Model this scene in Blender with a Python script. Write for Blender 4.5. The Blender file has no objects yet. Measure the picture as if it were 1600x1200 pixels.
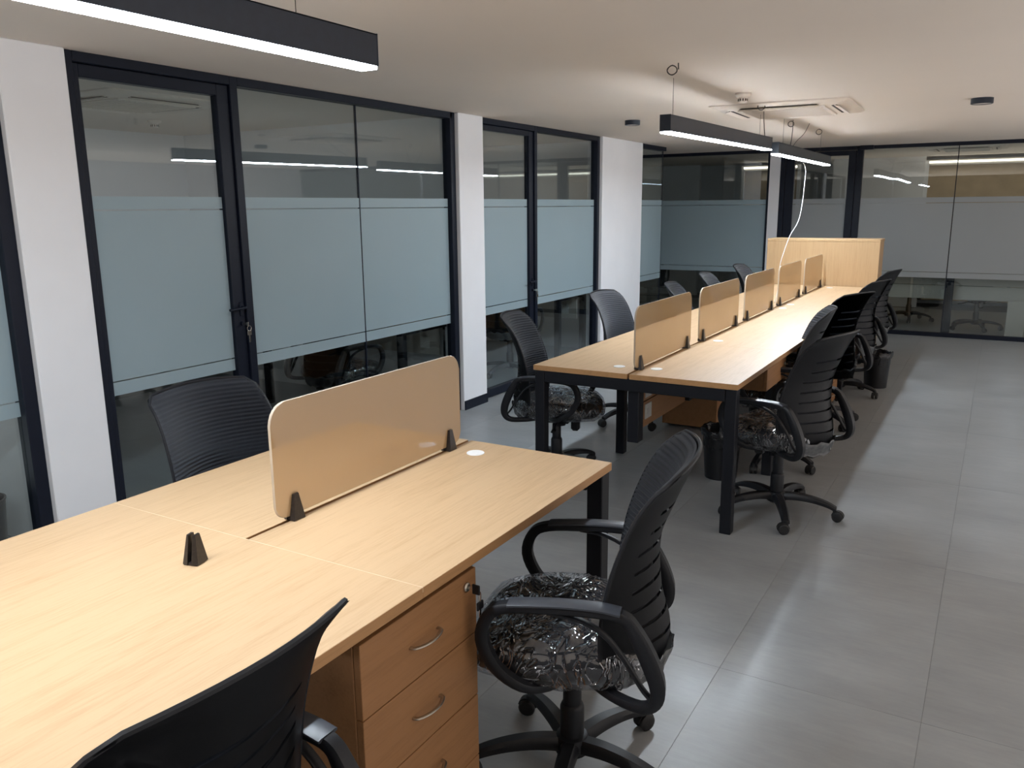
import bpy, bmesh, math, random
from mathutils import Vector, Matrix
random.seed(7)
PI = math.pi
SC = bpy.context.scene
COL = SC.collection

# ------------------------------------------------------------------ camera
F_PX = 1281.79
YAW, PITCH, ROLL = -0.5325, 0.2120, -0.0098
_f = Vector((math.sin(YAW)*math.cos(PITCH), math.cos(YAW)*math.cos(PITCH), -math.sin(PITCH)))
_r = Vector((math.cos(YAW), -math.sin(YAW), 0))
_u = _r.cross(_f)
_r2 = _r*math.cos(ROLL) + _u*math.sin(ROLL)
_u2 = -_r*math.sin(ROLL) + _u*math.cos(ROLL)
cd = bpy.data.cameras.new('camera')
cam = bpy.data.objects.new('camera', cd); COL.objects.link(cam)
cd.sensor_width = 36; cd.lens = F_PX/1600*36; cd.clip_start = 0.02
M = Matrix((( _r2.x, _u2.x, -_f.x, 1.025), (_r2.y, _u2.y, -_f.y, -0.7599), (_r2.z, _u2.z, -_f.z, 1.5686), (0,0,0,1)))
cam.matrix_world = M
SC.camera = cam

# ------------------------------------------------------------------ world, exposure
w = bpy.data.worlds.new('world'); SC.world = w; w.use_nodes = True
w.node_tree.nodes['Background'].inputs[0].default_value = (1.0, 0.93, 0.86, 1)
w.node_tree.nodes['Background'].inputs[1].default_value = 0.06
SC.view_settings.view_transform = 'Standard'
SC.view_settings.look = 'None'
SC.view_settings.gamma = 1
SC.view_settings.use_curve_mapping = False
SC.view_settings.exposure = 0.0
def area(name, loc, rot, sx, sy, energy, col):
    l = bpy.data.lights.new(name, 'AREA'); l.shape = 'RECTANGLE'; l.size = sx; l.size_y = sy; l.energy = energy; l.color = col
    o = bpy.data.objects.new(name, l); COL.objects.link(o); o.location = loc; o.rotation_euler = rot; return o
UP = (math.pi, 0, 0)
area('fill_open_plan', (3.6, 3.5, 0.15), UP, 1.2, 12.0, 165, (1.0, 0.94, 0.90))  # added fill, out of view on the right, lifts the ceiling
area('fill_back', (-0.4, -2.3, 0.15), UP, 3.6, 1.0, 75, (1.0, 0.95, 0.92))  # added fill behind the camera, aimed up at the ceiling
area('fill_cabin_near', (-4.2, 0.2, 0.10), UP, 1.6, 1.4, 9, (0.9, 0.97, 1.0))  # added fill, brightens the nearest cabin from outside the view
area('fill_cabin', (-4.2, 3.0, 0.95), UP, 1.6, 2.4, 3.2, (0.9, 0.97, 1.0))  # added fill hidden behind the film, lifts the cabin ceiling
area('fill_cabin_second', (-4.2, 6.1, 0.95), UP, 1.6, 2.0, 2.6, (1.0, 0.97, 0.92))  # same kind of added, unseen fill for the next cabin
area('fill_meeting_room', (0.9, 12.4, 0.95), UP, 3.0, 0.8, 9, (1.0, 0.90, 0.78))  # added unseen fill to brighten the room behind the far glass
LAMP_COL = (0.80, 0.90, 1.0)
LAMP_E = 114.0

# ------------------------------------------------------------------ constants
XW = -2.504          # face of the white columns on the left
XG = -2.58           # glass plane of the left partitions
YG = 10.243          # far glass wall
H = 2.255
XRW = 4.6
XR = 1.62            # right glass wall
YB = -3.2            # wall behind the camera
D = 0.75

# ------------------------------------------------------------------ materials
def newmat(name):
    m = bpy.data.materials.new(name); m.use_nodes = True
    nt = m.node_tree; b = nt.nodes['Principled BSDF']
    return m, nt, b
def N(nt, t, **k):
    n = nt.nodes.new(t)
    for a, v in k.items(): setattr(n, a, v)
    return n
def noise(nt, scale=5, detail=4, mapping=(1,1,1), coord='Object', rough=0.55):
    tc = N(nt, 'ShaderNodeTexCoord'); mp = N(nt, 'ShaderNodeMapping')
    mp.inputs['Scale'].default_value = mapping
    nt.links.new(tc.outputs[coord], mp.inputs[0])
    n = N(nt, 'ShaderNodeTexNoise'); n.inputs['Scale'].default_value = scale
    n.inputs['Detail'].default_value = detail; n.inputs['Roughness'].default_value = rough
    nt.links.new(mp.outputs[0], n.inputs['Vector'])
    return n
def ramp(nt, src, stops):
    r = N(nt, 'ShaderNodeValToRGB')
    while len(r.color_ramp.elements) < len(stops): r.color_ramp.elements.new(0.5)
    for e, (p, c) in zip(r.color_ramp.elements, stops):
        e.position = p; e.color = (*c, 1)
    nt.links.new(src, r.inputs[0]); return r
def bump(nt, b, src, strength, dist=0.002):
    bp = N(nt, 'ShaderNodeBump'); bp.inputs['Strength'].default_value = strength
    bp.inputs['Distance'].default_value = dist
    nt.links.new(src, bp.inputs['Height']); nt.links.new(bp.outputs[0], b.inputs['Normal'])
    return bp
def simple(name, col, rough=0.5, metal=0.0, spec=0.5, nscale=60, var=0.06, bmp=0.0, bdist=0.001):
    m, nt, b = newmat(name)
    n = noise(nt, nscale, 3)
    c0 = tuple(max(0, c*(1-var)) for c in col); c1 = tuple(min(1, c*(1+var)) for c in col)
    r = ramp(nt, n.outputs['Fac'], [(0.3, c0), (0.7, c1)])
    nt.links.new(r.outputs[0], b.inputs['Base Color'])
    b.inputs['Roughness'].default_value = rough; b.inputs['Metallic'].default_value = metal
    b.inputs['Specular IOR Level'].default_value = spec
    if bmp: bump(nt, b, n.outputs['Fac'], bmp, bdist)
    return m
def wood(name, base, dark, axis='y', rough=0.38, fleck=0.5):
    m, nt, b = newmat(name)
    s = {'y': (28, 1.6, 28), 'z': (60, 60, 1.4), 'x': (1.6, 28, 28)}[axis]
    n1 = noise(nt, 1.0, 6, s, rough=0.6)
    n2 = noise(nt, 5.0, 5, s, rough=0.7)
    mx = N(nt, 'ShaderNodeMix'); mx.data_type = 'FLOAT'; mx.inputs[0].default_value = fleck
    nt.links.new(n1.outputs['Fac'], mx.inputs[2]); nt.links.new(n2.outputs['Fac'], mx.inputs[3])
    r = ramp(nt, mx.outputs[0], [(0.34, dark), (0.52, base), (0.75, tuple(min(1, c*1.06) for c in base))])
    nt.links.new(r.outputs[0], b.inputs['Base Color'])
    b.inputs['Roughness'].default_value = rough
    b.inputs['Specular IOR Level'].default_value = 0.4
    bump(nt, b, n2.outputs['Fac'], 0.05, 0.0005)
    return m
MT = {}
MT['desk'] = wood('oak_laminate_desk', (0.53, 0.36, 0.208), (0.445, 0.288, 0.155), 'y')
MT['edge'] = wood('oak_edge_band', (0.47, 0.26, 0.115), (0.38, 0.21, 0.09), 'y')
MT['ped_shaded'] = wood('oak_laminate_shaded', (0.37, 0.185, 0.078), (0.30, 0.145, 0.058), 'y', 0.42)  # oak darkened all over to carry the shade below the desktop
MT['cab'] = wood('oak_laminate_cabinet', (0.51, 0.34, 0.182), (0.44, 0.28, 0.142), 'z', 0.45, 0.6)
MT['paint'] = simple('white_wall_paint', (0.85, 0.85, 0.87), 0.8, nscale=3, var=0.02)
MT['ceil'] = simple('ceiling_paint', (0.73, 0.66, 0.59), 0.85, nscale=1.2, var=0.015)  # warm bounce off the oak desks is partly put into this colour
MT['frame'] = simple('black_aluminium', (0.006, 0.009, 0.019), 0.45, spec=0.25, nscale=30, var=0.1)
MT['steel'] = simple('black_powder_coat', (0.006, 0.007, 0.011), 0.45, spec=0.3, nscale=200, var=0.15, bmp=0.08)
MT['plastic'] = simple('black_plastic', (0.009, 0.010, 0.013), 0.42, spec=0.35, nscale=300, var=0.15, bmp=0.06, bdist=0.0004)
MT['plastic_grey'] = simple('grey_plastic_film', (0.16, 0.17, 0.18), 0.25, nscale=50, var=0.2, bmp=0.4)
MT['rubber'] = simple('black_rubber', (0.012, 0.012, 0.013), 0.6, nscale=80)
MT['metal'] = simple('brushed_nickel', (0.50, 0.46, 0.40), 0.32, 1.0, nscale=120, var=0.08)
MT['chrome'] = simple('pale_key_metal', (0.70, 0.66, 0.60), 0.25, 1.0, nscale=60)
MT['whiteplastic'] = simple('white_plastic', (0.85, 0.86, 0.86), 0.35, nscale=40, var=0.02)
MT['ac'] = simple('off_white_plastic', (0.74, 0.67, 0.60), 0.5, nscale=20, var=0.02)
MT['slot'] = simple('dark_slot', (0.02, 0.015, 0.013), 0.7)
MT['lampbody'] = simple('dark_lamp_housing', (0.012, 0.019, 0.034), 0.4, nscale=40, var=0.1)  # bluish sky reflection is put into the base colour
MT['wire'] = simple('grey_cable', (0.05, 0.045, 0.04), 0.5)
MT['whitewire'] = simple('white_cable', (0.75, 0.75, 0.74), 0.4)
MT['clamp'] = simple('dark_brown_plastic', (0.022, 0.017, 0.015), 0.3, nscale=120, var=0.3, bmp=0.1)
MT['bin'] = simple('black_bin_plastic', (0.008, 0.008, 0.010), 0.35, nscale=80)
MT['bag'] = simple('black_bin_bag', (0.01, 0.01, 0.012), 0.18, nscale=25, var=0.2, bmp=1.0, bdist=0.01)
MT['sock'] = simple('grey_socket_plate', (0.60, 0.60, 0.58), 0.4)
MT['tan'] = simple('tan_roller_blind', (0.50, 0.38, 0.25), 0.8, nscale=4, var=0.12)
MT['pale'] = simple('pale_grey_laminate', (0.42, 0.39, 0.35), 0.5, nscale=5, var=0.04)
MT['slab'] = simple('grey_tile_grout', (0.17, 0.175, 0.18), 0.7, nscale=4)

# floor tile
def tile_mat():
    m, nt, b = newmat('grey_stone_tile')
    oi = N(nt, 'ShaderNodeObjectInfo')
    tc = N(nt, 'ShaderNodeTexCoord'); ad = N(nt, 'ShaderNodeVectorMath', operation='ADD')
    sc = N(nt, 'ShaderNodeVectorMath', operation='SCALE'); cmb = N(nt, 'ShaderNodeCombineXYZ')
    nt.links.new(oi.outputs['Random'], cmb.inputs[0]); nt.links.new(oi.outputs['Random'], cmb.inputs[1])
    sc.inputs['Scale'].default_value = 31.0
    nt.links.new(cmb.outputs[0], sc.inputs[0]); nt.links.new(sc.outputs[0], ad.inputs[1])
    nt.links.new(tc.outputs['Object'], ad.inputs[0])
    def nz(scale, mp, det):
        mpn = N(nt, 'ShaderNodeMapping'); mpn.inputs['Scale'].default_value = mp
        nt.links.new(ad.outputs[0], mpn.inputs[0])
        n = N(nt, 'ShaderNodeTexNoise'); n.inputs['Scale'].default_value = scale; n.inputs['Detail'].default_value = det
        n.inputs['Roughness'].default_value = 0.65
        nt.links.new(mpn.outputs[0], n.inputs['Vector']); return n
    a = nz(1.8, (1, 2.0, 1), 8); c = nz(9, (0.7, 6, 1), 6)
    mx = N(nt, 'ShaderNodeMix'); mx.data_type = 'FLOAT'; mx.inputs[0].default_value = 0.22
    nt.links.new(a.outputs['Fac'], mx.inputs[2]); nt.links.new(c.outputs['Fac'], mx.inputs[3])
    r = ramp(nt, mx.outputs[0], [(0.3, (0.215, 0.226, 0.236)), (0.5, (0.272, 0.286, 0.294)), (0.72, (0.335, 0.35, 0.357))])
    nt.links.new(r.outputs[0], b.inputs['Base Color'])
    mr = N(nt, 'ShaderNodeMapRange'); mr.inputs['To Min'].default_value = 0.24; mr.inputs['To Max'].default_value = 0.44
    nt.links.new(a.outputs['Fac'], mr.inputs[0]); nt.links.new(mr.outputs[0], b.inputs['Roughness'])
    b.inputs['Specular IOR Level'].default_value = 0.5
    bump(nt, b, c.outputs['Fac'], 0.12, 0.0008)
    return m
MT['tile'] = tile_mat()

def glass_mat(name, tint=(0.88, 0.92, 0.92), refl=1.9):
    m = bpy.data.materials.new(name); m.use_nodes = True; nt = m.node_tree
    nt.nodes.remove(nt.nodes['Principled BSDF']); out = nt.nodes['Material Output']
    tr = N(nt, 'ShaderNodeBsdfTransparent'); tr.inputs[0].default_value = (*tint, 1)
    gl = N(nt, 'ShaderNodeBsdfGlossy'); gl.inputs['Roughness'].default_value = 0.0
    gl.inputs[0].default_value = (0.93, 0.97, 1.0, 1)
    lw = N(nt, 'ShaderNodeLayerWeight'); lw.inputs[0].default_value = 0.5
    pw = N(nt, 'ShaderNodeMath', operation='POWER'); pw.inputs[1].default_value = 5.0
    nt.links.new(lw.outputs['Facing'], pw.inputs[0])
    mu = N(nt, 'ShaderNodeMath', operation='MULTIPLY_ADD'); mu.inputs[1].default_value = 0.95*refl; mu.inputs[2].default_value = 0.045*refl; mu.use_clamp = True
    nt.links.new(pw.outputs[0], mu.inputs[0])
    mx = N(nt, 'ShaderNodeMixShader'); nt.links.new(mu.outputs[0], mx.inputs[0])
    nt.links.new(tr.outputs[0], mx.inputs[1]); nt.links.new(gl.outputs[0], mx.inputs[2])
    nt.links.new(mx.outputs[0], out.inputs['Surface'])
    return m
MT['glass'] = glass_mat('clear_partition_glass')
def film_mat(name='frosted_film', ca=(0.40, 0.505, 0.55), cb=(0.42, 0.525, 0.57)):
    m = bpy.data.materials.new(name); m.use_nodes = True; nt = m.node_tree
    b = nt.nodes['Principled BSDF']; out = nt.nodes['Material Output']
    n = noise(nt, 2.0, 2); r = ramp(nt, n.outputs['Fac'], [(0.3, ca), (0.7, cb)])
    nt.links.new(r.outputs[0], b.inputs['Base Color'])
    b.inputs['Roughness'].default_value = 0.35; b.inputs['Specular IOR Level'].default_value = 0.4
    tl = N(nt, 'ShaderNodeBsdfTranslucent'); tl.inputs[0].default_value = (0.6, 0.72, 0.75, 1)
    mx = N(nt, 'ShaderNodeMixShader'); mx.inputs[0].default_value = 0.3
    nt.links.new(b.outputs[0], mx.inputs[1]); nt.links.new(tl.outputs[0], mx.inputs[2])
    nt.links.new(mx.outputs[0], out.inputs['Surface'])
    return m
MT['film'] = film_mat()
MT['film_grey'] = film_mat('frosted_film_grey', (0.385, 0.40, 0.405), (0.40, 0.415, 0.42))
def divider_mat():
    m, nt, b = newmat('bronze_tinted_glass')
    n = noise(nt, 3, 2); r = ramp(nt, n.outputs['Fac'], [(0.3, (0.62, 0.45, 0.26)), (0.7, (0.65, 0.475, 0.275))])
    nt.links.new(r.outputs[0], b.inputs['Base Color'])
    b.inputs['Roughness'].default_value = 0.03; b.inputs['IOR'].default_value = 2.1
    b.inputs['Specular IOR Level'].default_value = 0.9
    tr = N(nt, 'ShaderNodeBsdfTransparent'); tr.inputs[0].default_value = (0.75, 0.55, 0.33, 1)
    mx = N(nt, 'ShaderNodeMixShader'); mx.inputs[0].default_value = 0.22
    nt.links.new(b.outputs[0], mx.inputs[1]); nt.links.new(tr.outputs[0], mx.inputs[2])
    nt.links.new(mx.outputs[0], nt.nodes['Material Output'].inputs['Surface'])
    return m
MT['divider'] = divider_mat()
MT['divedge'] = simple('polished_glass_edge', (0.50, 0.42, 0.33), 0.15, nscale=20)
def emit(name, col, e):
    m = bpy.data.materials.new(name); m.use_nodes = True; nt = m.node_tree
    nt.nodes.remove(nt.nodes['Principled BSDF'])
    em = N(nt, 'ShaderNodeEmission'); em.inputs[0].default_value = (*col, 1); em.inputs[1].default_value = e
    nt.links.new(em.outputs[0], nt.nodes['Material Output'].inputs['Surface'])
    return m
MT['led'] = emit('led_diffuser', LAMP_COL, LAMP_E)
MT['ledfar'] = emit('led_cove_strip', (1.0, 0.90, 0.75), 3.0)
MT['diffoff'] = simple('unlit_diffuser', (0.55, 0.52, 0.49), 0.5)
def fabric_mat():
    m, nt, b = newmat('black_ribbed_mesh_fabric')
    n = noise(nt, 900, 2)
    r = ramp(nt, n.outputs['Fac'], [(0.3, (0.024, 0.028, 0.038)), (0.7, (0.040, 0.045, 0.058))])
    nt.links.new(r.outputs[0], b.inputs['Base Color'])
    b.inputs['Roughness'].default_value = 0.75
    b.inputs['Sheen Weight'].default_value = 0.25
    bump(nt, b, n.outputs['Fac'], 0.3, 0.0006)
    return m
MT['fabric'] = fabric_mat()
MT['cushion'] = simple('black_seat_fabric', (0.010, 0.010, 0.012), 0.9, nscale=500, var=0.2, bmp=0.2)
def wrap_mat():
    m = bpy.data.materials.new('clear_plastic_wrap'); m.use_nodes = True; nt = m.node_tree
    nt.nodes.remove(nt.nodes['Principled BSDF']); out = nt.nodes['Material Output']
    tr = N(nt, 'ShaderNodeBsdfTransparent'); tr.inputs[0].default_value = (0.9, 0.9, 0.92, 1)
    gl = N(nt, 'ShaderNodeBsdfGlossy'); gl.inputs['Roughness'].default_value = 0.07
    gl.inputs[0].default_value = (0.9, 0.93, 0.97, 1)
    tc = N(nt, 'ShaderNodeTexCoord'); mp = N(nt, 'ShaderNodeMapping'); mp.inputs['Scale'].default_value = (1, 1.6, 1)
    nt.links.new(tc.outputs['Object'], mp.inputs[0])
    nz = N(nt, 'ShaderNodeTexNoise'); nz.inputs['Scale'].default_value = 5; nz.inputs['Detail'].default_value = 2.5
    nz.inputs['Distortion'].default_value = 1.2
    vo = N(nt, 'ShaderNodeTexVoronoi', feature='DISTANCE_TO_EDGE'); vo.inputs['Scale'].default_value = 5.5
    mv = N(nt, 'ShaderNodeVectorMath', operation='ADD'); nt.links.new(mp.outputs[0], mv.inputs[0])
    nt.links.new(nz.outputs['Color'], mv.inputs[1]); nt.links.new(mv.outputs[0], vo.inputs['Vector'])
    nt.links.new(mp.outputs[0], nz.inputs['Vector'])
    mm = N(nt, 'ShaderNodeMath', operation='MINIMUM'); mm.inputs[1].default_value = 0.09
    nt.links.new(vo.outputs['Distance'], mm.inputs[0])
    a = N(nt, 'ShaderNodeMath', operation='MULTIPLY_ADD'); a.inputs[1].default_value = 2.2
    nt.links.new(mm.outputs[0], a.inputs[0]); nt.links.new(nz.outputs['Fac'], a.inputs[2])
    bp = N(nt, 'ShaderNodeBump'); bp.inputs['Strength'].default_value = 1.0; bp.inputs['Distance'].default_value = 0.035
    nt.links.new(a.outputs[0], bp.inputs['Height']); nt.links.new(bp.outputs[0], gl.inputs['Normal'])
    lw = N(nt, 'ShaderNodeLayerWeight'); lw.inputs[0].default_value = 0.5; nt.links.new(bp.outputs[0], lw.inputs['Normal'])
    ma = N(nt, 'ShaderNodeMath', operation='MULTIPLY_ADD'); ma.inputs[1].default_value = 0.7; ma.inputs[2].default_value = 0.09; ma.use_clamp = True
    p3 = N(nt, 'ShaderNodeMath', operation='POWER'); p3.inputs[1].default_value = 2.5
    nt.links.new(lw.outputs['Facing'], p3.inputs[0]); nt.links.new(p3.outputs[0], ma.inputs[0])
    mx = N(nt, 'ShaderNodeMixShader'); nt.links.new(ma.outputs[0], mx.inputs[0])
    nt.links.new(tr.outputs[0], mx.inputs[1]); nt.links.new(gl.outputs[0], mx.inputs[2])
    nt.links.new(mx.outputs[0], out.inputs['Surface'])
    return m
MT['wrap'] = wrap_mat()

# ------------------------------------------------------------------ mesh helpers
def bx(bm, c, s, bev=0.0, rot=None):
    """box of centre c and size s, optional bevel width"""
    g = bmesh.ops.create_cube(bm, size=1.0)
    vs = g['verts']
    bmesh.ops.scale(bm, vec=s, verts=vs)
    if bev > 0:
        es = list({e for v in vs for e in v.link_edges})
        r = bmesh.ops.bevel(bm, geom=es, offset=bev, segments=1, affect='EDGES', profile=0.5)
        vs = list({v for f in r['faces'] for v in f.verts} | {v for v in vs if v.is_valid})
    if rot is not None: bmesh.ops.rotate(bm, cent=(0,0,0), matrix=rot, verts=vs)
    bmesh.ops.translate(bm, vec=c, verts=vs)
    return vs
def box2(bm, a, b, bev=0.0):
    return bx(bm, [(p+q)/2 for p, q in zip(a, b)], [abs(q-p) for p, q in zip(a, b)], bev)
def cyl(bm, c, r, h, seg=24, r2=None, axis='z'):
    m = Matrix.Translation(c)
    if axis == 'x': m = m @ Matrix.Rotation(PI/2, 4, 'Y')
    if axis == 'y': m = m @ Matrix.Rotation(PI/2, 4, 'X')
    return bmesh.ops.create_cone(bm, cap_ends=True, segments=seg, radius1=r, radius2=r if r2 is None else r2, depth=h, matrix=m)['verts']
def lathe(bm, prof, seg=24, c=(0,0,0), caps=True):
    rings = []
    for (r, z) in prof:
        rings.append([bm.verts.new((c[0]+r*math.cos(2*PI*k/seg), c[1]+r*math.sin(2*PI*k/seg), c[2]+z)) for k in range(seg)])
    for a, b in zip(rings, rings[1:]):
        for k in range(seg): bm.faces.new((a[k], a[(k+1)%seg], b[(k+1)%seg], b[k]))
    if caps:
        bm.faces.new(list(reversed(rings[0]))); bm.faces.new(rings[-1])
def tube(bm, pts, r, seg=8, closed=False, sx=1.0, up=None):
    """swept tube; r a number or list; sx flattens the section sideways"""
    pts = [Vector(p) for p in pts]; n = len(pts); rings = []
    prev = None
    for i, p in enumerate(pts):
        if closed: t = pts[(i+1) % n] - pts[i-1]
        else: t = pts[min(i+1, n-1)] - pts[max(i-1, 0)]
        t.normalize()
        ref = Vector(up) if up else (prev if prev is not None else (Vector((0,0,1)) if abs(t.z) < 0.9 else Vector((1,0,0))))
        a = t.cross(ref)
        if a.length < 1e-5: a = t.orthogonal()
        a.normalize(); b = a.cross(t).normalized()
        if not up: prev = b
        rr = r[i] if isinstance(r, (list, tuple)) else r
        rx, ry = (rr if isinstance(rr, (list, tuple)) else (rr*sx, rr))
        rings.append([bm.verts.new(p + a*rx*math.cos(2*PI*k/seg) + b*ry*math.sin(2*PI*k/seg)) for k in range(seg)])
    m = n if closed else n-1
    for i in range(m):
        A, B = rings[i], rings[(i+1) % n]
        for k in range(seg): bm.faces.new((A[k], A[(k+1)%seg], B[(k+1)%seg], B[k]))
    if not closed:
        bm.faces.new(list(reversed(rings[0]))); bm.faces.new(rings[-1])
def prism(bm, poly, a, b, plane='yz', bev=0):
    """extrude polygon given in plane between a and b on the remaining axis"""
    def P(u, v, t):
        return {'yz': (t, u, v), 'xz': (u, t, v), 'xy': (u, v, t)}[plane]
    A = [bm.verts.new(P(u, v, a)) for u, v in poly]; B = [bm.verts.new(P(u, v, b)) for u, v in poly]
    n = len(poly)
    for i in range(n): bm.faces.new((A[i], A[(i+1)%n], B[(i+1)%n], B[i]))
    bm.faces.new(list(reversed(A))); bm.faces.new(B)
def smoothpath(pts, k=6, closed=False):
    """Catmull-Rom"""
    P = [Vector(p) for p in pts]; n = len(P); out = []
    rng = range(n) if closed else range(n-1)
    for i in rng:
        p0 = P[i-1] if (closed or i > 0) else P[0]; p1 = P[i]; p2 = P[(i+1) % n]
        p3 = P[(i+2) % n] if (closed or i+2 < n) else P[-1]
        for j in range(k):
            t = j/k
            out.append(0.5*((2*p1)+(-p0+p2)*t+(2*p0-5*p1+4*p2-p3)*t*t+(-p0+3*p1-3*p2+p3)*t**3))
    if not closed: out.append(P[-1])
    return out
def obj(name, bm, m, parent=None, smooth=False, loc=None):
    bmesh.ops.recalc_face_normals(bm, faces=bm.faces[:])
    me = bpy.data.meshes.new(name); bm.to_mesh(me); bm.free()
    if m: me.materials.append(MT[m] if isinstance(m, str) else m)
    if smooth:
        for p in me.polygons: p.use_smooth = True
        if smooth != 'all':
            try: me.set_sharp_from_angle(angle=math.radians(38))
            except Exception: pass
    o = bpy.data.objects.new(name, me); COL.objects.link(o)
    if parent: o.parent = parent
    if loc: o.location = loc
    return o
def tag(o, label, cat, group=None):
    o['label'] = label; o['category'] = cat
    if group: o['group'] = group
    return o
def thing(name, label, cat, loc=(0,0,0), rz=0.0, group=None):
    o = bpy.data.objects.new(name, None); COL.objects.link(o)
    o.empty_display_size = 0.1
    o.location = loc; o.rotation_euler = (0, 0, rz)
    return tag(o, label, cat, group)
def BM(): return bmesh.new()
def struct(name, bm, m, parent=None):
    o = obj(name, bm, m, parent)
    if not parent: o['kind'] = 'structure'
    return o
def dup_tree(root, parent=None):
    r = root.copy(); COL.objects.link(r)
    if parent: r.parent = parent
    for ch in list(root.children): dup_tree(ch, r)
    return r

# ------------------------------------------------------------------ room shell
XL0, XR0, YF0 = -5.7, 4.7, 14.0
b = BM(); box2(b, (XL0, YB, -0.12), (XR0, YF0, -0.0035)); floor = struct('floor', b, 'slab')
# stone tiles laid in rows, 0.63 x 1.26 m, 2 mm recessed joints
b = BM(); bx(b, (0, 0, 0), (0.6292, 1.2592, 0.010), 0.0004)
t0 = obj('tile', b, 'tile', floor); first = True
for i in range(-10, 8):
    for j in range(-5, 9):
        cx = 0.33+0.315+0.63*i; cy = 3.08+0.63+1.26*j
        x0, x1 = max(cx-0.315, XL0), min(cx+0.315, XR0); y0, y1 = cy-0.63, cy+0.63
        if x1 < XL0+.05 or x0 > XR0-.05 or y0 < YB-0.7 or y1 > YF0+0.5: continue
        if cx-0.315 < XL0 or cx+0.315 > XR0 or cy-0.63 < YB or cy+0.63 > YF0:
            continue
        t = t0 if first else t0.copy()
        if not first: COL.objects.link(t)
        t.parent = floor; t.location = (cx, cy, -0.005); first = False
b = BM(); box2(b, (XL0, YB, H), (XR0, YG+0.06, H+0.1)); struct('ceiling', b, 'ceil')
b = BM(); box2(b, (XL0, YG+0.061, H), (XR0, YF0, H+0.1)); struct('ceiling', b, 'ceil')
b = BM(); box2(b, (XL0-0.1, YB, -0.1), (XL0, YF0, H+0.1)); struct('wall_left', b, 'paint')
b = BM(); box2(b, (XR0, YG, -0.1), (XR0+0.1, YF0, H+0.1)); struct('wall_right', b, 'paint')
b = BM(); box2(b, (XL0-0.1, YF0, -0.1), (XR0+0.1, YF0+0.1, H+0.1)); struct('wall_far', b, 'paint')
# white columns of the left wall with black skirting
cols = [(1.2, 1.49), (4.485, 4.825), (7.07, 8.15)]
for y0, y1 in cols:
    b = BM(); box2(b, (XW-0.17, y0, 0), (XW, y1, H), 0.004); struct('wall_left', b, 'paint')
    b = BM(); box2(b, (XW, y0+0.002, 0), (XW+0.010, y1-0.002, 0.075), 0.002); struct('baseboard_left', b, 'frame')
# walls between the cabins behind the glass
for k, y in enumerate((1.32, 4.66, 7.6)):
    b = BM(); box2(b, (XL0, y-0.05, 0), (XW-0.17, y+0.05, H)); struct('wall_cabin', b, 'paint')

# ------------------------------------------------------------------ glazed partitions
FILM = [(0.700, 0.764), (0.770, 1.570), (1.577, 1.637)]
def pane(parent, axis, p, a0, a1, z0, z1, front, edges=False, film='film'):
    """glass pane with its three strips of frosted film, on plane axis=p, from a0 to a1"""
    b = BM()
    if axis == 'x': box2(b, (p-0.005, a0, z0), (p+0.005, a1, z1))
    else: box2(b, (a0, p-0.005, z0), (a1, p+0.005, z1))
    g = obj('glass_pane', b, 'glass', parent)
    for f0, f1 in FILM:
        b = BM(); q = p+front*0.0065; e = 0.002 if not edges else 0.0
        if axis == 'x': box2(b, (q-0.0008, a0+e, f0), (q+0.0008, a1-e, f1))
        else: box2(b, (a0+e, q-0.0008, f0), (a1-e, q+0.0008, f1))
        obj('frosted_film', b, film, g)
    return g
def emp(name, loc=(0,0,0)):
    o = bpy.data.objects.new(name, None); COL.objects.link(o); o['kind'] = 'structure'; o.location = loc; return o
def bar(parent, a, c, name='frame', bev=0.003):
    b = BM(); box2(b, a, c, bev); return obj(name, b, 'frame', parent)
FX0, FX1 = XG-0.03, XG+0.045   # depth of the frames on the left
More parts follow.
